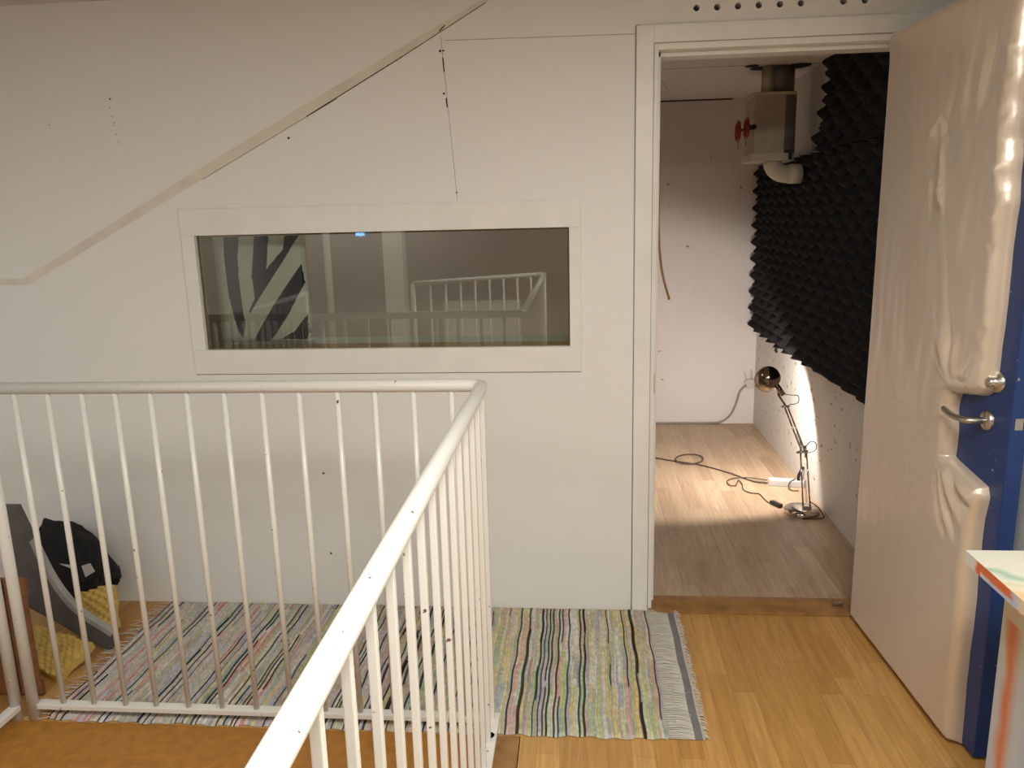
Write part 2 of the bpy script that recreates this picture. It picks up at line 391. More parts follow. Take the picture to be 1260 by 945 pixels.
# ============================================================ STAIR RAILING
HZ, HR = 1.0565, .0172
rail = thing('stair_railing', 'white chipped metal stair railing with round handrail and thin balusters', 'railing', (-.275, -.755, 0))
def rel(bm, o=rail): bmesh.ops.translate(bm, vec=-o.location, verts=bm.verts[:]); return bm
CX, CY = -.268, -.752
b = bmesh.new()
tube(b, [(-2.05, CY, HZ), (CX-.03, CY, HZ), (CX-.012, CY-.003, HZ), (CX-.002, CY-.014, HZ), (CX, CY-.032, HZ), (CX, -1.5, HZ), (CX, -2.2, HZ), (CX, -3.0, HZ), (CX-.03, -3.05, HZ), (-1.12, -2.43, HZ)], HR, 20)
obj('handrail', rel(b), M['rail'], rail, smooth=True)
b = bmesh.new(); box(b, -1.705, CX-.02, CY-.016, CY+.016, .034, .050, bev=.002); obj('bottom_rail', rel(b), M['rail'], rail)
b = bmesh.new(); box(b, CX-.02, CX+.02, -3.0, CY+.016, .034, .050, bev=.002); obj('bottom_rail', rel(b), M['rail'], rail)
def bar_between(p0, p1, w): 
    b = bmesh.new(); box(b, -w, w, -w, w, p0[2], p1[2], bev=.002); bmesh.ops.translate(b, vec=(p0[0], p0[1], 0), verts=b.verts[:]); return b
for x in (-1.618, -1.517, -1.414, -1.315, -1.211, -1.104, -.995, -.886, -.780, -.671, -.566, -.458, -.353):
    b = bmesh.new(); tube(b, [(x, CY, .048), (x, CY, HZ-.012)], .0082, 10); obj('baluster', rel(b), M['rail'], rail, smooth=True)
for k in range(22):
    y = CY-.012-.1065*k
    b = bar_between((CX, y, .048), (CX, y, HZ-.012), .0066); obj('baluster', rel(b), M['rail'], rail)
b = bmesh.new(); tube(b, [(-1.15, -2.45, .04), (CX, -2.985, .04)], .012, 8); obj('bottom_rail', rel(b), M['rail'], rail)
for k in range(1, 9):
    f = k/9; x = CX+(-1.12-CX)*f; y = -3.0+(-2.45+3.0)*f
    b = bmesh.new(); tube(b, [(x, y, .04), (x, y, HZ-.01)], .0085, 8); obj('baluster', rel(b), M['rail'], rail, smooth=True)
b = bmesh.new(); tube(b, [(-1.712, CY-.01, 0), (-1.712, CY-.01, HZ)], .0165, 16); obj('post', rel(b), M['rail'], rail, smooth=True)
b = bmesh.new(); tube(b, [(CX, -.842, 0), (CX, -.842, .05)], .014, 12); obj('foot', rel(b), M['rail'], rail, smooth=True)
b = bmesh.new(); tube(b, [(CX, -2.96, 0), (CX, -2.96, HZ)], .0165, 16); obj('post', rel(b), M['rail'], rail, smooth=True)
b = bmesh.new(); tube(b, [(-1.13, -2.44, 0), (-1.13, -2.44, HZ)], .0165, 16); obj('post', rel(b), M['rail'], rail, smooth=True)

side = thing('side_railing', 'white railing section with thick post, at the left picture edge', 'railing', (-1.765, -.79, 0))
b = bmesh.new(); tube(b, [(-1.762, -.772, 0), (-1.762, -.772, 1.03)], .0165, 16); obj('post', rel(b, side), M['rail'], side, smooth=True)
b = bmesh.new(); tube(b, [(-1.762, -2.1, 0), (-1.762, -2.1, 1.03)], .0165, 16); obj('post', rel(b, side), M['rail'], side, smooth=True)
b = bmesh.new(); box(b, -1.778, -1.746, -2.1, -.772, .034, .052, bev=.002); obj('bottom_rail', rel(b, side), M['rail'], side)
b = bmesh.new(); tube(b, [(-1.762, -.80, 1.03), (-1.762, -2.12, 1.03)], HR, 16); obj('handrail', rel(b, side), M['rail'], side, smooth=True)
for k in range(11):
    y = -.89-.105*k; b = bar_between((-1.762, y, .05), (-1.762, y, 1.02), .0075); obj('baluster', rel(b, side), M['rail'], side)

# ============================================================ RAG RUG
rug = thing('rag_rug', 'striped pastel rag rug with pale fringed end, lying along the wall', 'rug', (-.7, -.4, 0))
b = bmesh.new(); cl = b.loops.layers.float_color.new('Col')
pal_r = [(.62, .58, .48), (.66, .62, .50), (.55, .53, .22), (.60, .55, .30), (.42, .50, .24), (.62, .38, .32), (.60, .45, .40), (.45, .44, .40), (.36, .42, .42), (.50, .40, .46), (.62, .50, .22), (.68, .66, .60), (.50, .46, .38), (.55, .60, .40)]
pal_l = [(.56, .52, .45), (.52, .47, .42), (.47, .46, .48), (.58, .46, .44), (.62, .60, .56), (.46, .42, .20), (.56, .24, .22), (.38, .34, .34), (.52, .44, .38), (.46, .42, .52), (.60, .52, .34), (.34, .42, .36)]
dk = [(.03, .03, .035), (.05, .05, .10), (.08, .07, .05), (.10, .04, .05), (.05, .09, .09)]
RX0, RX1, RY0, RY1 = -1.66, .245, -.772, -.006
x = RX0; NY = 64; col = random.Random(3)
while x < RX1:
    t_ = (x-RX0)/(RX1-RX0)
    dark = col.random() < .24
    wdt = col.uniform(.003, .0055) if dark else col.uniform(.004, .012)
    x1 = min(RX1, x+wdt)
    pal = pal_r if col.random() < (t_*1.3-.2) else pal_l
    cols = []; y = 0
    while y < NY:
        L = int(col.uniform(3, 34))
        c = col.choice(dk) if (dark and col.random() < .8) else col.choice(pal)
        cols += [c]*L; y += L
    hh = col.uniform(.004, .007)
    prev = None
    for j in range(NY+1):
        v = j/NY; yy = RY0+(RY1-RY0)*v
        edge = .004*math.sin(x*90)*(1 if v in (0, 1) else 0)+.003*math.sin(x*31+2)
        wob = .0015*math.sin(yy*9+t_*5)+.002*math.sin(yy*31)+.03*(v-.5)*(1-t_)*.6
        ripple = .0018*math.sin(x*13+yy*3)+.0018
        zz = ripple+.003
        row = [b.verts.new((x+wob-rug.location.x, yy+edge-rug.location.y, zz if v not in (0, 1) else .002)),
               b.verts.new(((x+x1)/2+wob-rug.location.x, yy+edge-rug.location.y, (zz+hh) if v not in (0, 1) else .002)),
               b.verts.new((x1+wob-rug.location.x, yy+edge-rug.location.y, zz if v not in (0, 1) else .002))]
        if prev:
            c = cols[j-1]; k = col.uniform(.84, 1.16); hu = col.uniform(-.014, .014); c = (max(.01, c[0]+hu*c[0]*3), c[1], max(.01, c[2]-hu*c[2]*4))
            c = tuple(v_*.8+g2*.2 for v_, g2 in zip(c, (.52, .49, .44))) if sum(c) > .5 else c
            for q in range(2):
                f = b.faces.new((prev[q], prev[q+1], row[q+1], row[q])); f.smooth = True
                for lp in f.loops: lp[cl] = (c[0]*k, c[1]*k, c[2]*k, 1)
        prev = row
    x = x1
obj('weave', b, M['rag'], rug)
b = bmesh.new(); cl = b.loops.layers.float_color.new('Col')
N1 = 60
for j in range(N1):
    y0 = RY0+.004+(RY1-RY0-.008)*j/N1; y1 = y0+(RY1-RY0-.008)/N1
    sh = .0015*math.sin(y0*23)
    for xa, xb, c in ((.238, .322+sh, (.58, .55, .50)), (.322+sh, .345+sh*.5, (.20, .19, .19)), (.345+sh*.5, .352+sh*.5, (.60, .57, .52))):
        ca = [c, (.5, .48, .44)][(j % 7 == 3 and xa < .3)] if xa < .33 else ([c, (.5, .48, .45)][j % 13 == 5])
        vs = [b.verts.new((xx-rug.location.x, yy-rug.location.y, .0035+.003*math.sin(yy*60+xx*40)*.4)) for xx, yy in ((xa, y0), (xb, y0), (xb, y1), (xa, y1))]
        f = b.faces.new(vs)
        for lp in f.loops: lp[cl] = (*ca, 1)
obj('hem', b, M['rag'], rug)
b = bmesh.new(); rr = random.Random(5)
for j in range(120):
    y = RY0+.004+(RY1-RY0-.008)*j/119
    a = rr.uniform(-.35, .1)
    for x0, x1 in ((.346, .346+rr.uniform(.014, .024)), (.246, .246+rr.uniform(.03, .08))):
        L = x1-x0
        tube(b, catmull([(x0-rug.location.x, y-rug.location.y, .008), (x0+L*.5-rug.location.x, y+rr.uniform(-.004, .004)-rug.location.y, .010), (x1-rug.location.x, y+L*a*.5-rug.location.y, .0055)], 2), .0011, 4, caps=False)
for j in range(70):
    v = j/69; y = RY0+.01+(RY1-RY0-.03)*v; x0 = RX0+.005-.015*(1-2*v)*.6; L = rr.uniform(.03, .09)
    tube(b, catmull([(x0-rug.location.x, y-rug.location.y, .006), (x0-L*.5-rug.location.x, y+rr.uniform(-.012, .012)-rug.location.y, .006), (x0-L-rug.location.x, y+rr.uniform(-.02, .02)-rug.location.y, .002)], 2), .0012, 4, caps=False)
tag(obj('fringe', b, M['fringe'], rug), 'pale loose cotton threads', None, None, 'stuff')

# ============================================================ PADDED DOOR
ang = math.atan2(.041, .826)
door = thing('door_1', 'open blue door padded with shiny silvery satin, steel lever handle', 'door', (.985, -.02, 0), 0)
door['kind'] = 'structure'
door.rotation_euler = (0, 0, ang)       # local: -y runs to the free edge, -x faces the padding side
T0 = .045
b = bmesh.new(); box(b, T0, T0+.042, -.802, -.004, .012, 2.03, bev=.002)
box(b, T0+.001, T0+.0415, -.803, -.80, .02, 2.02)
leaf = obj('door_leaf', b, M['blue'], door)
# padding: a height field over the leaf, its right edge cut out round the handle
def s_right(z):
    pts = [(0.012, .742), (.05, .740), (.25, .736), (.40, .741), (.54, .736), (.68, .738), (.75, .749), (.776, .738), (.792, .635), (.80, .585), (.806, .562), (.81, .566), (.88, .568), (.95, .556),
           (.976, .562), (.99, .570), (.996, .61), (1.003, .64), (1.008, .68), (1.014, .70), (1.035, .732), (1.12, .733), (1.25, .738), (1.41, .736), (1.50, .743), (1.66, .728), (1.85, .735), (2.06, .738)]
    for (a, sa), (c, sc) in zip(pts, pts[1:]):
        if a <= z <= c: return sa+(sc-sa)*(z-a)/(c-a)
    return pts[-1][1] if z > 1 else pts[0][1]
zs = []
z = .010
while z < 2.052:
    zs.append(z); z += .0035 if (.75 < z < 1.06) else .0085
zs.append(2.052)
bnd = [(s_right(k*.004), k*.004) for k in range(3, 513)]
for z0_, z1_ in zip(bnd, bnd[1:]):
    pass
dens = []
for i in range(len(bnd)-1):
    (s0, z0_), (s1, z1_) = bnd[i], bnd[i+1]
    n = max(1, int(abs(s1-s0)/.004))
    for k in range(n): dens.append((s0+(s1-s0)*k/n, z0_+(z1_-z0_)*k/n))
ridges = [  # s0,z0,s1,z1,amp,width : folds of the satin
    (.40, 1.72, .47, 1.45, .012, .009), (.36, 1.60, .44, 1.565, .009, .008), (.44, 1.57, .46, 1.50, .010, .007), (.40, 1.75, .33, 1.66, .008, .008), (.40, 1.75, .46, 1.66, -.007, .008), (.47, 1.45, .50, 1.34, .006, .012), (.36, 1.62, .38, 1.44, .006, .010), (.46, 1.80, .40, 1.66, -.005, .012),
    (.56, 2.0, .50, 1.72, .006, .016), (.62, 1.98, .57, 1.70, .006, .014), (.66, 1.95, .60, 1.72, -.006, .012), (.20, 1.90, .26, 1.66, .004, .014), (.30, 1.88, .38, 1.66, .005, .014),
    (.50, 1.35, .52, 1.18, .007, .012), (.50, 1.20, .57, 1.03, .012, .016), (.54, 1.22, .585, 1.03, -.010, .012), (.46, 1.22, .56, 1.04, .008, .014), (.60, 1.16, .59, 1.03, .010, .012),
    (.48, 1.10, .56, 1.02, .008, .010), (.66, 1.12, .60, 1.04, -.009, .014), (.585, 1.03, .67, 1.045, -.010, .008), (.70, 1.10, .66, 1.02, .006, .012),
    (.575, .80, .70, .66, .016, .012), (.56, .78, .64, .62, .014, .012), (.60, .79, .735, .70, -.014, .010), (.555, .755, .60, .62, -.012, .012), (.545, .74, .585, .60, .008, .010), (.63, .77, .74, .73, .012, .012), (.62, .70, .68, .60, -.012, .010), (.57, .72, .63, .58, -.01, .010),
    (.05, 1.03, .72, 1.30, .0010, .006), (.03, 1.42, .70, 1.50, .0015, .006), (.30, 1.40, .33, 1.15, .003, .010)]
for k in range(16):     # crumple on the rounded side
    zz = 1.12+.058*k; ridges.append((.69, zz, .745, zz+random.uniform(-.03, .03), random.uniform(-.007, .008), .011))
for k in range(6):
    zz = .12+.09*k; ridges.append((.71, zz, .74, zz+random.uniform(-.02, .02), random.uniform(-.004, .004), .012))
def dseg(s, z, r):
    ax, ay, bx, by = r[:4]; dx, dy = bx-ax, by-ay; t = max(0, min(1, ((s-ax)*dx+(z-ay)*dy)/(dx*dx+dy*dy)))
    return math.hypot(s-ax-dx*t, z-ay-dy*t), t
def dsg(s, z, p, q):
    dx, dy = q[0]-p[0], q[1]-p[1]; t = ((s-p[0])*dx+(z-p[1])*dy)/(dx*dx+dy*dy); t = 0 if t < 0 else 1 if t > 1 else t
    return math.hypot(s-p[0]-dx*t, z-p[1]-dy*t)
NU = 110
b = bmesh.new(); grid = []
for z in zs:
    sr = s_right(z); row = []
    near = [(p, q) for p, q in zip(bnd, bnd[1:]) if abs(p[1]-z) < .04]
    for i in range(NU+1):
        u = i/NU; u = u*(1-.0)+.0; uu = 1-(1-u)**1.35
        s = .012+(sr-.012)*uu
        d = (0 if i == NU else min([dsg(s, z, p, q) for p, q in near] or [1])) if s > .40 else 1
        d = min(d, (s-.012)*1.6, (z-.010)*1.6, (2.052-z)*1.0)
        k = min(1, max(0, d)/.030); h = T0*(.0+1.0*math.sqrt(max(0, 1-(1-k)**2)))
        wv = 0
        for r in ridges:
            if abs(s-(r[0]+r[2])/2) > .25 and abs(r[0]-r[2]) < .3: continue
            dd, t = dseg(s, z, r)
            if dd < r[5]*3: wv += r[4]*math.exp(-(dd/r[5])**2)*math.sin(math.pi*min(1, max(0, .08+.84*t)))
        nz = noise.noise(Vector((s*6, z*3.2, 1)))*.007+noise.noise(Vector((s*22, z*6, 5)))*.0032*(1 if z > 1 else .5)+(.004*max(0, noise.noise(Vector((s*13+z*4, z*9, 9)))) if z > 1.5 else 0)
        wv = (wv+nz*(.35 if z < .9 else 1))*min(1, k*k*1.5)
        edge = .004*noise.noise(Vector((s*3, z*14, 8)))*(uu**8)
        row.append(b.verts.new((T0-max(0.0, h+wv), -(s+edge), z)))
    grid.append(row)
for a, c in zip(grid, grid[1:]):
    for i in range(NU):
        f = b.faces.new((a[i], a[i+1], c[i+1], c[i])); f.smooth = True
bmesh.ops.recalc_face_normals(b, faces=b.faces[:])
pad = obj('padding', b, M['satin'], door)
if sum(p.normal.x for p in pad.data.polygons) > 0: pad.data.flip_normals()
# handle
h_ = bpy.data.objects.new('door_handle', None); 
b = bmesh.new()
lathe(b, [(0, .011), (.022, .011), (.0255, .008), (.0265, 0)], 32, axis_mat((T0, -.705, .948), (-1, 0, 0)))
han = obj('door_handle', b, M['steel'], door)
b = bmesh.new()
tube(b, catmull([(T0-.008, -.705, .948), (T0-.038, -.705, .948), (T0-.052, -.698, .947), (T0-.056, -.68, .946), (T0-.057, -.63, .943), (T0-.058, -.585, .951)], 4), .0085, 14)
obj('lever', b, M['steel'], han, smooth=True)
b = bmesh.new(); lathe(b, [(0, .03), (.012, .03), (.014, .024), (.014, .010), (.026, .009), (.027, 0)], 28, axis_mat((T0, -.735, 1.057), (-1, 0, 0)))
obj('lock_knob', b, M['steel'], door)
b = bmesh.new(); box(b, T0+.010, T0+.030, -.805, -.8025, .948, .978, bev=.001); obj('latch_plate', b, M['steel'], door)
b = bmesh.new(); box(b, T0+.026, T0+.036, -.805, -.8025, 1.035, 1.075, bev=.001); box(b, T0+.004, T0+.009, -.805, -.8025, 1.075, 1.082); obj('bolt_plate', b, M['steel'], door)
b = bmesh.new(); box(b, -.045, .004, .006, .02, .004, .010); box(b, -.035, .004, .045, .06, .022, .030)
obj('hinge', b, M['steel'], door)

# ============================================================ PAINTED TABLE
tb = thing('painted_table', 'small table splashed with cream, green and orange paint, beside the blue door', 'table', (1.0, -1.35, 0))
def paint_grid(name, fn, p0, du_, dv_, nu, nv, parent):
    b = bmesh.new(); cl = b.loops.layers.float_color.new('Col'); p0, du_, dv_ = Vector(p0), Vector(du_), Vector(dv_)
    V = [[b.verts.new(p0+du_*(i/nu)+dv_*(j/nv)-parent.location) for i in range(nu+1)] for j in range(nv+1)]
    for j in range(nv):
        for i in range(nu):
            f = b.faces.new((V[j][i], V[j][i+1], V[j+1][i+1], V[j+1][i])); c = fn(((i+.5)/nu)*du_.length, ((j+.5)/nv)*dv_.length)
            for lp in f.loops: lp[cl] = (*c, 1)
    return obj(name, b, M['paint'], parent)
def mixc(a, c, t): t = max(0, min(1, t)); return tuple(x+(y-x)*t for x, y in zip(a, c))
def nz2(x, y, s=0): return noise.noise(Vector((x, y, s)))
M['paint'] = colattr('table_paint', .35, .4)
def edge_paint(u, v):       # u runs towards the camera, v upwards
    c = (.66, .63, .60)
    c = mixc(c, (.42, .48, .60), (u-.05)*12+nz2(u*30, v*30)*.6)
    o = min((u-.045)*60, (.21-u)*60)+nz2(u*40, v*60, 3)*.8
    low = (v-.006-(.006*nz2(u*35, 1)))*220
    c = mixc(c, (.62, .13, .035), min(o, low if u > .075 else 9))
    if u > .21: c = mixc(c, (.66, .50, .36), (u-.21)*40)
    if u > .25: c = mixc(c, (.45, .50, .60), (u-.25)*20)
    return c
def top_paint(u, v):        # u to the right, v towards the camera
    d = v-.55*u; n = nz2(u*14, v*14)
    c = (.72, .70, .60)
    c = mixc(c, (.34, .50, .36), 1-abs(d-.115+n*.03)*38); c = mixc(c, (.62, .58, .34), 1-abs(d-.16+n*.03)*40)
    c = mixc(c, (.70, .48, .24), (d-.17+n*.02)*25); c = mixc(c, (.50, .58, .42), (u-.10+n*.04)*8*(1 if v < .06 else .1))
    return c
def side_paint(u, v):       # u towards the camera, v up
    n = nz2(u*16, v*9); c = mixc((.50, .52, .56), (.60, .60, .42), (v-.42+n*.12)*5)
    c = mixc(c, (.40, .47, .62), (u-.09+n*.05)*14)
    c = mixc(c, (.62, .20, .09), (1-abs(u-.055+n*.02)*30)*(1 if .22 < v < .60 else .25)+n*.5)
    return mixc(c, (.60, .16, .06), (.10-v)*20+n)
b = bmesh.new(); box(b, .8532, 1.165, -1.70, -1.103, .7222, .7498); obj('tabletop', rel(b, tb), M['tabtop'], tb)
paint_grid('top_surface', top_paint, (.8532, -1.103, .7500), (.3118, 0, 0), (0, -.597, 0), 70, 130, tb)
paint_grid('edge_face', edge_paint, (.8529, -1.103, .7222), (0, -.597, 0), (0, 0, .0278), 170, 14, tb)
b = bmesh.new(); box(b, .9425, .962, -1.66, -1.115, .0, .722, bev=.001); obj('side_panel', rel(b, tb), M['tabpanel'], tb)
paint_grid('panel_face', side_paint, (.9420, -1.116, .001), (0, -.543, 0), (0, 0, .72), 90, 110, tb)
b = bmesh.new(); box(b, .962, 1.15, -1.135, -1.117, .35, .722, bev=.001); obj('back_panel', rel(b, tb), M['tabpanel'], tb)
b = bmesh.new(); box(b, 1.14, 1.16, -1.66, -1.115, .0, .722, bev=.001); obj('side_panel', rel(b, tb), M['tabpanel'], tb)

# ============================================================ ACOUSTIC FOAM
def foam(name, label, y0f, y1, z0f, z1, seed):
    NYf, NZf = 230, 150 if z1-.7 < 1.2 else 60
    zlo = min(z0f(y0f(0)), z0f(y1)); 
    b = bmesh.new(); G = []
    for j in range(NZf+1):
        row = []
        for i in range(NYf+1):
            v = j/NZf
            yb = y1+(0)*v
            zz0 = 0
            u = i/NYf
            # provisional z, then y limits for this z
            zt = z0f(y1-(y1-1)*u)+(z1-z0f(y1-(y1-1)*u))*v
            ya = y0f(zt); y = ya+(y1-ya)*u
            zb = z0f(y); z = zb+(z1-zb)*v
            rowi = math.floor(z/.111)
            ph = 2*math.pi*z/.111
            f_ = .5+.5*math.cos(ph)*math.cos(2*math.pi*y/.20)
            h = .010+.060*f_**1.2+.003*math.cos(2*math.pi*(y+z*.6)/.033)
            e = min(1, min(u, 1-u)*60, min(v, 1-v)*60)
            h = h if e >= 1 else h
            row.append((y, z, h))
        G.append(row)
    V = [[b.verts.new((IR-.004-h, y, z)) for (y, z, h) in row] for row in G]
    W = {}
    for j in (0, NZf):
        for i in range(NYf+1): W[(j, i)] = b.verts.new((IR-.001, G[j][i][0], G[j][i][1]))
    for i in (0, NYf):
        for j in range(NZf+1):
            if (j, i) not in W: W[(j, i)] = b.verts.new((IR-.001, G[j][i][0], G[j][i][1]))
    for j in range(NZf):
        for i in range(NYf):
            f = b.faces.new((V[j][i], V[j][i+1], V[j+1][i+1], V[j+1][i])); f.smooth = True
        for i in (0, NYf): b.faces.new((V[j][i], V[j+1][i], W[(j+1, i)], W[(j, i)]))
    for i in range(NYf):
        for j in (0, NZf): b.faces.new((V[j][i], V[j][i+1], W[(j, i+1)], W[(j, i)]))
    bmesh.ops.recalc_face_normals(b, faces=b.faces[:])
    return tag(obj(name, b, M['foam']), label, 'acoustic foam', 'foam panels on the inner wall')
foam('acoustic_foam', 'large charcoal wave-profile acoustic foam on the inner wall above the lamp', lambda z: .16, 2.735, lambda y: .688+.010*math.sin(y*2.1+.5), 1.765, 1)
foam('acoustic_foam', 'charcoal wave-profile acoustic foam reaching the ceiling, cut around the duct', lambda z: .16, 1.30, lambda y: 1.768, 2.19, 2)
top = bpy.data.objects['acoustic_foam.001']
for v in top.data.vertices:     # jagged cut edge beside the duct
    if v.co.y > .9:
        k = (v.co.y-.9)/.4; z = v.co.z
        v.co.y = .9+k*(.4+(.10 if z < 1.88 else .02 if z < 2.0 else -.03)+.016*math.cos(2*math.pi*z/.111))
b = bmesh.new(); tube(b, catmull([(IR-.055, 1.93, .69), (IR-.06, 1.95, .67), (IR-.05, 1.96, .655)], 3), .008, 6)
tag(obj('foam_scrap', b, M['foam']), 'small black scrap hanging from the lower edge of the foam', 'foam scrap')

# ============================================================ VENTILATION DUCT WITH RED VALVES
du = thing('ventilation_duct', 'metal ventilation box with pipe to the ceiling, in the back room', 'duct', (1.03, 1.5, 1.7))
b = bmesh.new()
prof = []
for k in range(9):
    a = math.pi/2*k/8; prof.append((1.055+.055*math.sin(a), 1.50-.0+.0+.055-.055*math.cos(a)-.055))
poly = [(.89, 1.50), (1.04, 1.50)]+[(1.04+.07*math.sin(a), 1.57-.07*math.cos(a)) for a in [math.pi/2*k/8 for k in range(1, 9)]]+[(1.11, 1.74), (.89, 1.74)]
prism(b, [(.89, 1.50), (1.04, 1.50), (1.04, 1.74), (.89, 1.74)], 'z', 1.775, 2.072); obj('duct_box', rel(b, du), M['duct'], du)
b = bmesh.new(); prism(b, [(1.0402, 1.50)]+poly[2:-1]+[(1.0402, 1.74)], 'z', 1.775, 2.072); obj('duct_shaded_side', rel(b, du), M['ductdark'], du, smooth=False)  # rounded side of the box, its shade painted in with darker material
b = bmesh.new(); poly2 = [(1.03+(p[0]-1.03)*1.06-.004, 1.6+(p[1]-1.6)*1.06) for p in poly]; prism(b, poly2, 'z', 1.738, 1.775); obj('flange', rel(b, du), M['elbow'], du)
b = bmesh.new(); prism(b, poly2, 'z', 2.060, 2.075); obj('flange', rel(b, du), M['elbow'], du)
b = bmesh.new(); tube(b, [(1.022, 1.60, 2.07), (1.022, 1.60, 2.2055)], .080, 32); obj('pipe', rel(b, du), M['ductdark'], du, smooth=True)
b = bmesh.new(); tube(b, [(.955, 1.545, 2.07), (.955, 1.545, 2.2055)], .03, 20); obj('pipe', rel(b, du), M['duct'], du, smooth=True)
b = bmesh.new()
tube(b, [(1.00+.08-.08*math.cos(a), 1.57, 1.742-.070*math.sin(a)) for a in [math.pi/2*k/8 for k in range(9)]]+[(1.10, 1.57, 1.672)], .046, 24)
tube(b, [(1.15, 1.57, 1.672), (1.085, 1.57, 1.672)], .050, 24)
obj('elbow_pipe', rel(b, du), M['elbow'], du, smooth=True)
b = bmesh.new(); box(b, 1.045, 1.085, 1.50, 1.53, 1.742, 1.79, bev=.002); obj('bracket', rel(b, du), M['black'], du)
b = bmesh.new()
for cx, cy, rx, ry in ((.945, 1.60, .07, .022), (1.11, 1.57, .065, .03), (.87, 1.52, .035, .016)):
    lathe(b, [(0, 0), (1, 0)], 14, Matrix.Translation((cx, cy, IZ-.0012)) @ Matrix.Diagonal((rx, ry*3, 1, 1)))
struct('ceiling_hole', b, M['gap'], bpy.data.objects['ceiling_inner'])
for (wx, wz, lab) in ((.848, 1.902, 'red valve handwheel nearest the duct box'), (.806, 1.887, 'red valve handwheel farther from the duct box')):
    b = bmesh.new(); c = Vector((wx, 1.49, wz))
    tube(b, [c+Vector((0, .047*math.cos(a), .047*math.sin(a))) for a in [2*math.pi*k/24 for k in range(24)]], .0075, 8, closed=True)
    for k in range(5):
        a = 2*math.pi*k/5+.3; tube(b, [c, c+Vector((0, .045*math.cos(a), .045*math.sin(a)))], .006, 6)
    lathe(b, [(0, .012), (.016, .010), (.018, -.008), (0, -.010)], 16, axis_mat(c, (-1, 0, 0)))
    wv = obj('valve_wheel', rel(b, du), M['red'], du); wv['label'] = lab
b = bmesh.new(); tube(b, [(.80, 1.49, 1.889), (.90, 1.50, 1.908)], .006, 8); tube(b, [(.862, 1.49, 1.904), (.892, 1.50, 1.908)], .013, 12)
obj('valve_stem', rel(b, du), M['black'], du)
b = bmesh.new(); tube(b, [(.806, 1.49, 1.84), (.810, 1.49, 1.80)], .0022, 6); obj('valve_pin', rel(b, du), M['ductdark'], du)
b = bmesh.new(); tube(b, [(.848, 1.49, 1.855), (.847, 1.49, 1.815)], .003, 6)
obj('valve_pin', rel(b, du), M['ductdark'], du)

# ============================================================ DESK LAMP
lx, ly = 1.098, 1.03
lamp = thing('desk_lamp', 'chrome jointed desk lamp standing lit on the floor by the rough wall', 'lamp', (lx, ly, 0))
b = bmesh.new(); lathe(b, [(0, 0), (.082, 0), (.086, .004), (.086, .020), (.081, .026), (.03, .030), (0, .031)], 48, Matrix.Translation((lx, ly, 0))); obj('base', rel(b, lamp), M['chrome'], lamp, smooth=True)
J0 = Vector((lx+.018, ly-.02, .03)); J1 = Vector((lx-.002, ly+.02, .315)); J2 = Vector((lx-.075, ly+.11, .525)); HC = Vector((lx-.155, ly+.17, .655))
b = bmesh.new()
for dx in (-.017, .017): tube(b, [J0+Vector((dx, 0, .0)), J1+Vector((dx*.85, 0, 0))], .0042, 10)
obj('lower_arm', rel(b, lamp), M['chrome'], lamp, smooth=True)
b = bmesh.new()
for dx in (-.009, .009): tube(b, [J1+Vector((dx, 0, -.0)), J2+Vector((dx*.8, 0, 0))], .0042, 10)
obj('upper_arm', rel(b, lamp), M['chrome'], lamp, smooth=True)
def spring(bm, p, q, r, n):
    p, q = Vector(p), Vector(q); d = (q-p); t = d.normalized(); u = t.orthogonal().normalized(); s = t.cross(u)
    tube(bm, [p+d*(k/(n*8))+(u*math.cos(k*math.pi/4)+s*math.sin(k*math.pi/4))*r for k in range(n*8+1)], .0013, 4)
b = bmesh.new(); spring(b, J0.lerp(J1, .12)+Vector((.0, -.006, 0)), J0.lerp(J1, .5), .0055, 14); obj('spring', rel(b, lamp), M['steel'], lamp)
b = bmesh.new(); spring(b, J1.lerp(J2, .02)+Vector((.0, -.006, .006)), J1.lerp(J2, .38)+Vector((-.004, -.006, .006)), .0055, 10); obj('spring', rel(b, lamp), M['steel'], lamp)
b = bmesh.new()
tube(b, [J2+Vector((-.022, 0, -.003)), J2+Vector((.018, 0, 0))], .006, 10); tube(b, [J2, J2.lerp(HC, .35)], .006, 8)
obj('joint', rel(b, lamp), M['steel'], lamp)
b = bmesh.new(); box(b, J0.x-.022, J0.x+.022, J0.y-.007, J0.y+.007, .026, .045, bev=.002); obj('joint', rel(b, lamp), M['steel'], lamp)
b = bmesh.new()
tube(b, [J1+Vector((-.032, 0, -.005)), J1+Vector((.022, 0, .002))], .0065, 10)
tube(b, [J1+Vector((-.012, 0, -.02)), J1+Vector((-.014, .008, .055))], .005, 8); tube(b, [J1+Vector((.012, 0, -.03)), J1+Vector((.010, .008, .03))], .006, 8)
obj('joint', rel(b, lamp), M['steel'], lamp)
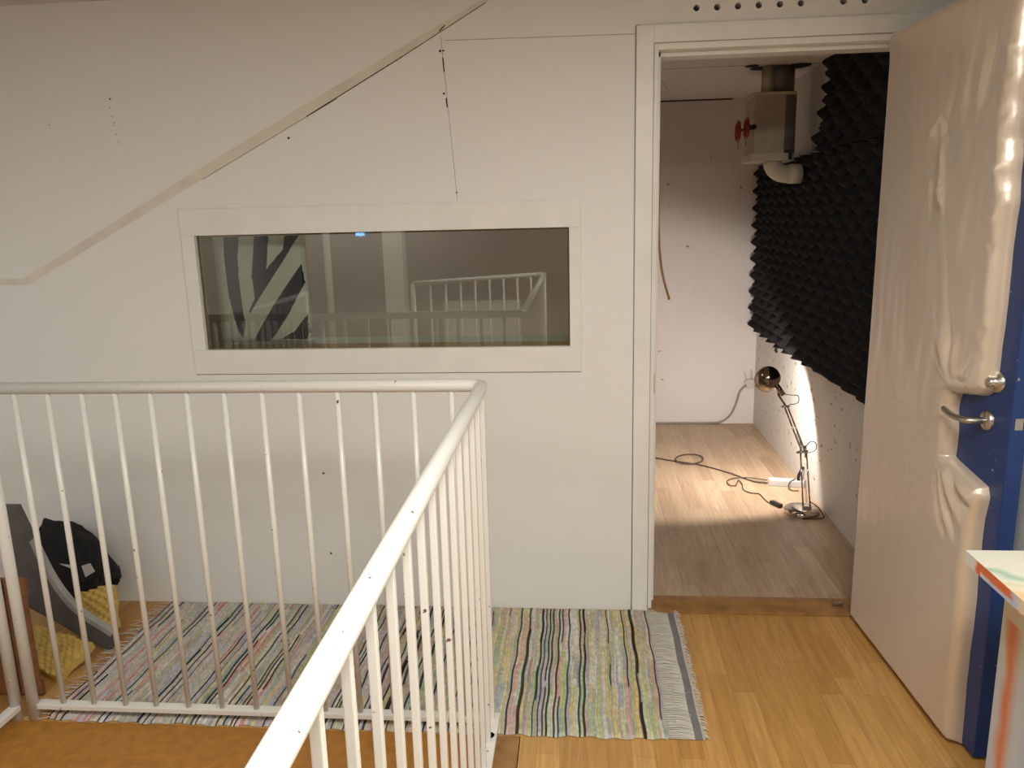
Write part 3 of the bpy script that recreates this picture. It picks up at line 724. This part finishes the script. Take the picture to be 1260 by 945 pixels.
# shade: a round chrome dome opening down, away from the door
ax = Vector((-.24, .62, -.56)).normalized()
sh = bmesh.new()
prof = [(.0, -.062), (.016, -.061), (.034, -.054), (.050, -.040), (.060, -.022), (.0635, 0), (.0635, .012), (.061, .028), (.0565, .042)]
inn = [(r-.0018, z+ (.0018 if r < .05 else 0)) for r, z in prof[::-1]]
lathe(sh, prof+inn[:-1]+[(0, -.0602)], 40, axis_mat(HC, ax))
shade = obj('lamp_shade', rel(sh, lamp), M['bronze'], lamp, smooth=True)
nk = HC-ax*.055
b = bmesh.new(); tube(b, [J2, J2.lerp(HC, .4), HC+Vector((.045, -.035, -.035))], .006, 8)
tube(b, [HC+Vector((.035, -.030, -.025)), HC+Vector((.070, -.045, -.075))], .013, 14)
obj('socket_neck', rel(b, lamp), M['bronze'], lamp)
b = bmesh.new(); lathe(b, [(0, -.018), (.010, -.017), (.012, -.008), (.021, .005), (.022, .012), (.016, .024), (0, .029)], 20, axis_mat(HC, ax)); obj('bulb', rel(b, lamp), M['bulb'], lamp, smooth=True)
b = bmesh.new()     # cord looping past the joints
tube(b, catmull([HC+Vector((.06, -.04, -.07)), J2+Vector((.02, -.01, .06)), J2+Vector((.055, -.01, .055)), J2+Vector((.055, -.01, .02)), J2+Vector((.015, -.008, .01))], 6), .0022, 6)
obj('cord', rel(b, lamp), M['browncable'], lamp, smooth=True); b = bmesh.new()
tube(b, catmull([J1+Vector((.0, -.01, .02)), J1+Vector((.03, -.01, .055)), J1+Vector((.055, -.01, .045)), J1+Vector((.055, -.01, .012)), J1+Vector((.02, -.01, -.005))], 6), .0022, 6)
obj('cord', rel(b, lamp), M['browncable'], lamp, smooth=True); b = bmesh.new()
tube(b, catmull([J0+Vector((.012, -.005, .04)), J0+Vector((.045, -.03, .02)), (lx+.088, ly-.055, .012), (lx+.083, ly-.075, .004), (lx+.05, ly-.085, .003), (lx-.02, ly-.092, .003)], 6), .003, 8)
obj('cord', rel(b, lamp), M['browncable'], lamp, smooth=True)
L = bpy.data.lights.new('lamp_bulb', 'SPOT'); L.energy = 42; L.color = (1, .915, .83); L.shadow_soft_size = .016; L.spot_size = R(150); L.spot_blend = .25
lo = bpy.data.objects.new('lamp_bulb', L); C.objects.link(lo); lo.parent = lamp
lo.matrix_local = Matrix.Translation(-lamp.location) @ (Matrix.Translation(HC+ax*.032) @ ax.to_track_quat('-Z', 'Y').to_matrix().to_4x4())

# ============================================================ CABLES, POWER STRIP, SOCKET
ps = thing('power_strip', 'white power strip on the pale floor behind the desk lamp', 'power strip', (1.13, 1.44, 0), R(-9))
b = bmesh.new(); box(b, -.10, .085, -.027, .027, 0, .034, bev=.004); obj('housing', b, M['whiteplastic'], ps)
b = bmesh.new()
for k in range(3): lathe(b, [(0, .0005), (.015, .0005), (.017, 0)], 18, Matrix.Translation((-.055+.05*k, 0, .0342)))
obj('outlet', b, M['label'], ps)
b = bmesh.new(); tube(b, catmull([(.055, 0, .034), (.056, 0, .06), (.066, .004, .085), (.078, .01, .11)], 4), .008, 8); obj('plug', b, M['black'], ps)
b = bmesh.new(); box(b, .048, .062, -.012, .012, .034, .05, bev=.003)
tube(b, catmull([(.04, -.01, .045), (.01, -.03, .03), (.0, -.06, .008), (.02, -.09, .003), (.05, -.085, .003)], 5), .0028, 8)
obj('plug', b, M['black'], ps)
b = bmesh.new()
tube(b, catmull([(.20, 1.96, .004), (.41, 1.94, .004), (.56, 1.86, .004), (.70, 1.79, .004), (.85, 1.64, .004), (.95, 1.50, .004), (1.025, 1.452, .010)], 8), .0042, 8)
tube(b, catmull([(.655+.085*math.cos(a), 1.885+.095*math.sin(a)+.02*math.cos(a), .010) for a in [2*math.pi*k/14 for k in range(14)]], 3, closed=True), .0042, 8, closed=True)
tag(obj('extension_cable', b, M['browncable']), 'dark extension cable with one loop crossing the pale floor', 'cable')
b = bmesh.new()
tube(b, catmull([(1.03, 1.485, .014), (.95, 1.53, .012), (.87, 1.545, .006), (.815, 1.50, .005), (.812, 1.43, .005), (.845, 1.42, .006), (.868, 1.48, .008), (.878, 1.50, .009), (.885, 1.44, .006), (.875, 1.36, .004), (.90, 1.31, .004), (.945, 1.29, .004), (.955, 1.22, .004), (.965, 1.165, .004), (.982, 1.155, .008)], 8), .0030, 8)
lc = tag(obj('lamp_cord', b, M['browncable']), 'thin lamp cord with inline switch winding across the pale floor', 'cord')
b = bmesh.new(); box(b, -.036, .036, -.013, .013, 0, .019, bev=.004); bmesh.ops.rotate(b, cent=(0, 0, 0), matrix=Matrix.Rotation(R(-62), 3, 'Z'), verts=b.verts[:]); bmesh.ops.translate(b, vec=(.995, 1.125, .001), verts=b.verts[:])
obj('inline_switch', b, M['black'], lc)
so = thing('wall_socket', 'small white wall socket box low in the inner corner behind the lamp', 'socket', (1.18, 2.74, .28))
b = bmesh.new(); box(b, 1.152, 1.208, 2.715, 2.749, .265, .325, bev=.004); obj('socket_box', rel(b, so), M['whiteplastic'], so)
b = bmesh.new(); tube(b, [(1.19, 2.742, .325), (1.19, 2.742, .39)], .006, 8); tube(b, catmull([(1.15, 2.73, .33), (1.145, 2.735, .36), (1.135, 2.74, .38)], 4), .004, 8); box(b, 1.140, 1.153, 2.72, 2.745, .29, .315); obj('conduit', rel(b, so), M['elbow'], so)
b = bmesh.new(); tube(b, catmull([(1.15, 2.725, .285), (1.11, 2.72, .24), (1.085, 2.72, .15), (1.05, 2.725, .07), (.99, 2.73, .02), (.90, 2.74, .007), (.7, 2.742, .006), (.2, 2.742, .006)], 8), .007, 10)
tag(obj('wall_cable', b, M['greycable']), 'grey cable dropping from the inner wall socket along the floor edge', 'cable')
b = bmesh.new(); tube(b, catmull([(.277, .10, 1.75), (.279, .11, 1.55), (.284, .13, 1.40), (.30, .15, 1.28), (.328, .16, 1.18)], 8), .0042, 8)
tag(obj('loose_wire', b, M['woodedge']), 'loose thin yellowish wire hanging inside the left doorway jamb', 'wire')

# ============================================================ STRIPED CUSHION BEHIND THE WINDOW
b = bmesh.new(); cl = b.loops.layers.float_color.new('Col')
cream, navy = (.82, .84, .72), (.018, .020, .042)
# outlines of the dark stripes, in centimetres over the cushion face (x, z)
cx0, cx1, cz0, cz1 = -1.50, -1.055, 1.036, 1.56
def P2(px, py):      # a coarse map of the cushion face
    return (-1.446+(px-250)*.003185-(py-300)*.00034, 1.437-(py-295)*.00312)
dkp = [[(275, 292), (294, 292), (293, 318), (297, 360), (303, 400), (299, 420), (294, 410), (283, 368), (276, 320)],
       [(313, 292), (331, 292), (329, 332), (349, 308), (350, 292), (366, 292), (352, 318), (310, 385), (307, 386), (315, 368), (311, 340)],
       [(370, 327), (375, 350), (357, 390), (340, 415), (330, 424), (313, 425), (311, 423), (337, 380)],
       [(379, 390), (383, 412), (378, 421), (345, 421), (365, 410)]]
dkp = [[P2(*p) for p in q] for q in dkp]
def inside(x, z, q):
    c = False; j = len(q)-1
    for i in range(len(q)):
        if (q[i][1] > z) != (q[j][1] > z) and x < (q[j][0]-q[i][0])*(z-q[i][1])/(q[j][1]-q[i][1])+q[i][0]: c = not c
        j = i
    return c
NX_, NZ_ = 150, 190
for side_ in (0, 1):
    G = []
    for j in range(NZ_+1):
        row = []
        for i in range(NX_+1):
            u, v = i/NX_*2-1, j/NZ_*2-1
            # rounded-rectangle squircle outline, bulging middle
            e = (abs(u)**11+abs(v)**11)**(1/11) if (u or v) else 1; mx_ = max(abs(u), abs(v))
            k = mx_/e if e > 0 else 1
            x = (cx0+cx1)/2+(cx1-cx0)/2*u*k; z = (cz0+cz1)/2+(cz1-cz0)/2*v*k
            th = .045*(max(0, 1-mx_**4))**.5+.003*noise.noise(Vector((x*12, z*9, side_)))*(1-mx_)
            y = .195+(-th if side_ == 0 else th)
            x += -.020*(z-1.25)
            row.append(b.verts.new((x, y, z)))
        G.append(row)
    for j in range(NZ_):
        for i in range(NX_):
            f = b.faces.new((G[j][i], G[j][i+1], G[j+1][i+1], G[j+1][i])); f.smooth = True
            c_ = f.calc_center_median(); c = cream
            if any(inside(c_.x, c_.z, q) for q in dkp): c = navy
            for lp in f.loops: lp[cl] = (*c, 1)
bmesh.ops.remove_doubles(b, verts=b.verts[:], dist=.0004)
bmesh.ops.recalc_face_normals(b, faces=b.faces[:])
tag(obj('striped_cushion', b, M['stripe']), 'pale green cushion with bold navy stripes leaning inside the window', 'cushion')

# ============================================================ CLUTTER IN THE LEFT CORNER
def slab(name, prof, y0, y1, m, parent=None):
    b = bmesh.new(); prism(b, prof, 'y', y0, y1); bmesh.ops.bevel(b, geom=b.edges[:], offset=.002, segments=1, affect='EDGES'); return obj(name, b, m, parent)
# curved grey panel leaning against the wall
gp = thing('curved_grey_panel', 'dark grey curved panel with light edge, leaning in the left corner', 'panel', (-1.85, -.42, 0))
pts = [(p.x, p.y) for p in catmull([(-1.974, .549, 0), (-1.942, .449, 0), (-1.908, .335, 0), (-1.863, .232, 0), (-1.799, .148, 0), (-1.687, .067, 0)], 5)]
low = [(-1.700, .0), (-1.75, .018), (-1.798, .048), (-1.883, .104), (-1.982, .160), (-2.041, .20), (-2.045, .549)]
b = bmesh.new(); prism(b, pts+low, 'y', -.372, -.345); obj('face_board', rel(b, gp), M['greyboard'], gp)
b = bmesh.new()
prism(b, [(x+.007, z+.004) for x, z in pts[6:]]+[(x-.006, z-.008) for x, z in pts[6:]][::-1], 'y', -.376, -.348); obj('edge_strip', rel(b, gp), M['greyedge'], gp)
def eggcrate(name, label, loc, rot, sx, sy, pitch=.032, th=.03):
    b = bmesh.new(); nx, ny = int(sx/pitch*6), int(sy/pitch*6); G = []
    for j in range(ny+1):
        row = []
        for i in range(nx+1):
            x, y = sx*i/nx-sx/2, sy*j/ny-sy/2
            h = th+.012*(math.cos(2*math.pi*x/pitch)*math.cos(2*math.pi*y/pitch))
            row.append(b.verts.new((x+.004*math.sin(y*60), y+.004*math.sin(x*50), h)))
        G.append(row)
    for a, c in zip(G, G[1:]):
        for i in range(nx): b.faces.new((a[i], a[i+1], c[i+1], c[i])).smooth = True
    bd = [G[0][i] for i in range(nx+1)]+[G[j][nx] for j in range(1, ny+1)]+[G[ny][i] for i in range(nx-1, -1, -1)]+[G[j][0] for j in range(ny-1, 0, -1)]
    lowv = [b.verts.new((v.co.x, v.co.y, 0)) for v in bd]
    for i in range(len(bd)):
        k = (i+1) % len(bd); b.faces.new((bd[i], lowv[i], lowv[k], bd[k]))
    b.faces.new(lowv); bmesh.ops.recalc_face_normals(b, faces=b.faces[:])
    o = obj(name, b, M['yellow'], loc=loc); o.rotation_euler = rot
    return tag(o, label, 'foam', 'yellow foam pieces in the left corner')
eggcrate('egg_crate_foam', 'yellow egg-crate foam piece lying lowest, under the curved grey panel', (-1.865, -.455, .026), (R(20), R(3), R(-18)), .27, .15)
eggcrate('egg_crate_foam', 'yellow egg-crate foam piece standing right of the curved grey panel', (-1.81, -.235, .085), (R(58), R(-8), R(14)), .13, .16)
# black crumpled bag with white labels
bg = thing('black_bag', 'crumpled black cloth bag with white labels slumped against the wall', 'bag', (-1.95, -.14, 0))
b = bmesh.new()
bmesh.ops.create_icosphere(b, subdivisions=5, radius=1)
for v in b.verts:
    d = v.co.copy(); p = d*(1+.22*noise.noise(d*1.7+Vector((3, 1, 0)))+.12*noise.noise(d*4))
    x = p.x*.15; y = p.y*.07; z = p.z*.165
    z += -.55*x*(1 if z > 0 else .2); v.co = (-1.965+x, -.10+y, .20+z)
for v in b.verts: v.co.z = max(.002, v.co.z); v.co.y = min(-.012, v.co.y)
obj('bag_body', rel(b, bg), M['cloth'], bg, smooth=True)
b = bmesh.new()
prism(b, [(-1.905, .234), (-1.870, .245), (-1.855, .212), (-1.895, .188)], 'y', -.175, -.172)
o1 = obj('bag_label', rel(b, bg), M['label'], bg)
b = bmesh.new(); prism(b, [(-1.99, .243), (-1.935, .237), (-1.945, .224)], 'y', -.178, -.175); obj('bag_label', rel(b, bg), M['label'], bg)
# slatted wooden crate
cr = thing('wooden_crate', 'brown slatted wooden crate behind the white railing posts', 'crate', (-1.95, -.6, 0))
for i in range(12):
    x = -2.20+.037*i
    b = bmesh.new(); box(b, x, x+.030, -.66, -.648, .012, .42, bev=.002); obj('slat', rel(b, cr), M['crate'], cr)
for z0_, z1_ in ((0, .05), (.36, .41)):
    b = bmesh.new(); box(b, -2.21, -1.765, -.647, -.635, z0_, z1_); obj('crate_rail', rel(b, cr), M['crate'], cr)

# ============================================================ WHAT THE PANE MIRRORS, BEHIND THE CAMERA
b = bmesh.new(); box(b, -1.60, -1.44, -3.70, -3.55, 0, ZC, bev=.004); tag(obj('white_pillar', b, M['trimw']), 'wide pale pillar mirrored in the middle of the window pane', 'pillar')
b = bmesh.new(); tube(b, [(-2.08, -3.6, 0), (-2.08, -3.6, ZC)], .03, 20); tag(obj('slim_post', b, M['trimw']), 'slim pale post mirrored left of the wide pillar', 'post')
b = bmesh.new(); box(b, -2.13, -2.05, -4.69, -4.66, 1.325, 1.355, bev=.004); tag(obj('blue_light', b, M['blueled']), 'small blue light mirrored near the top of the window pane', 'light')
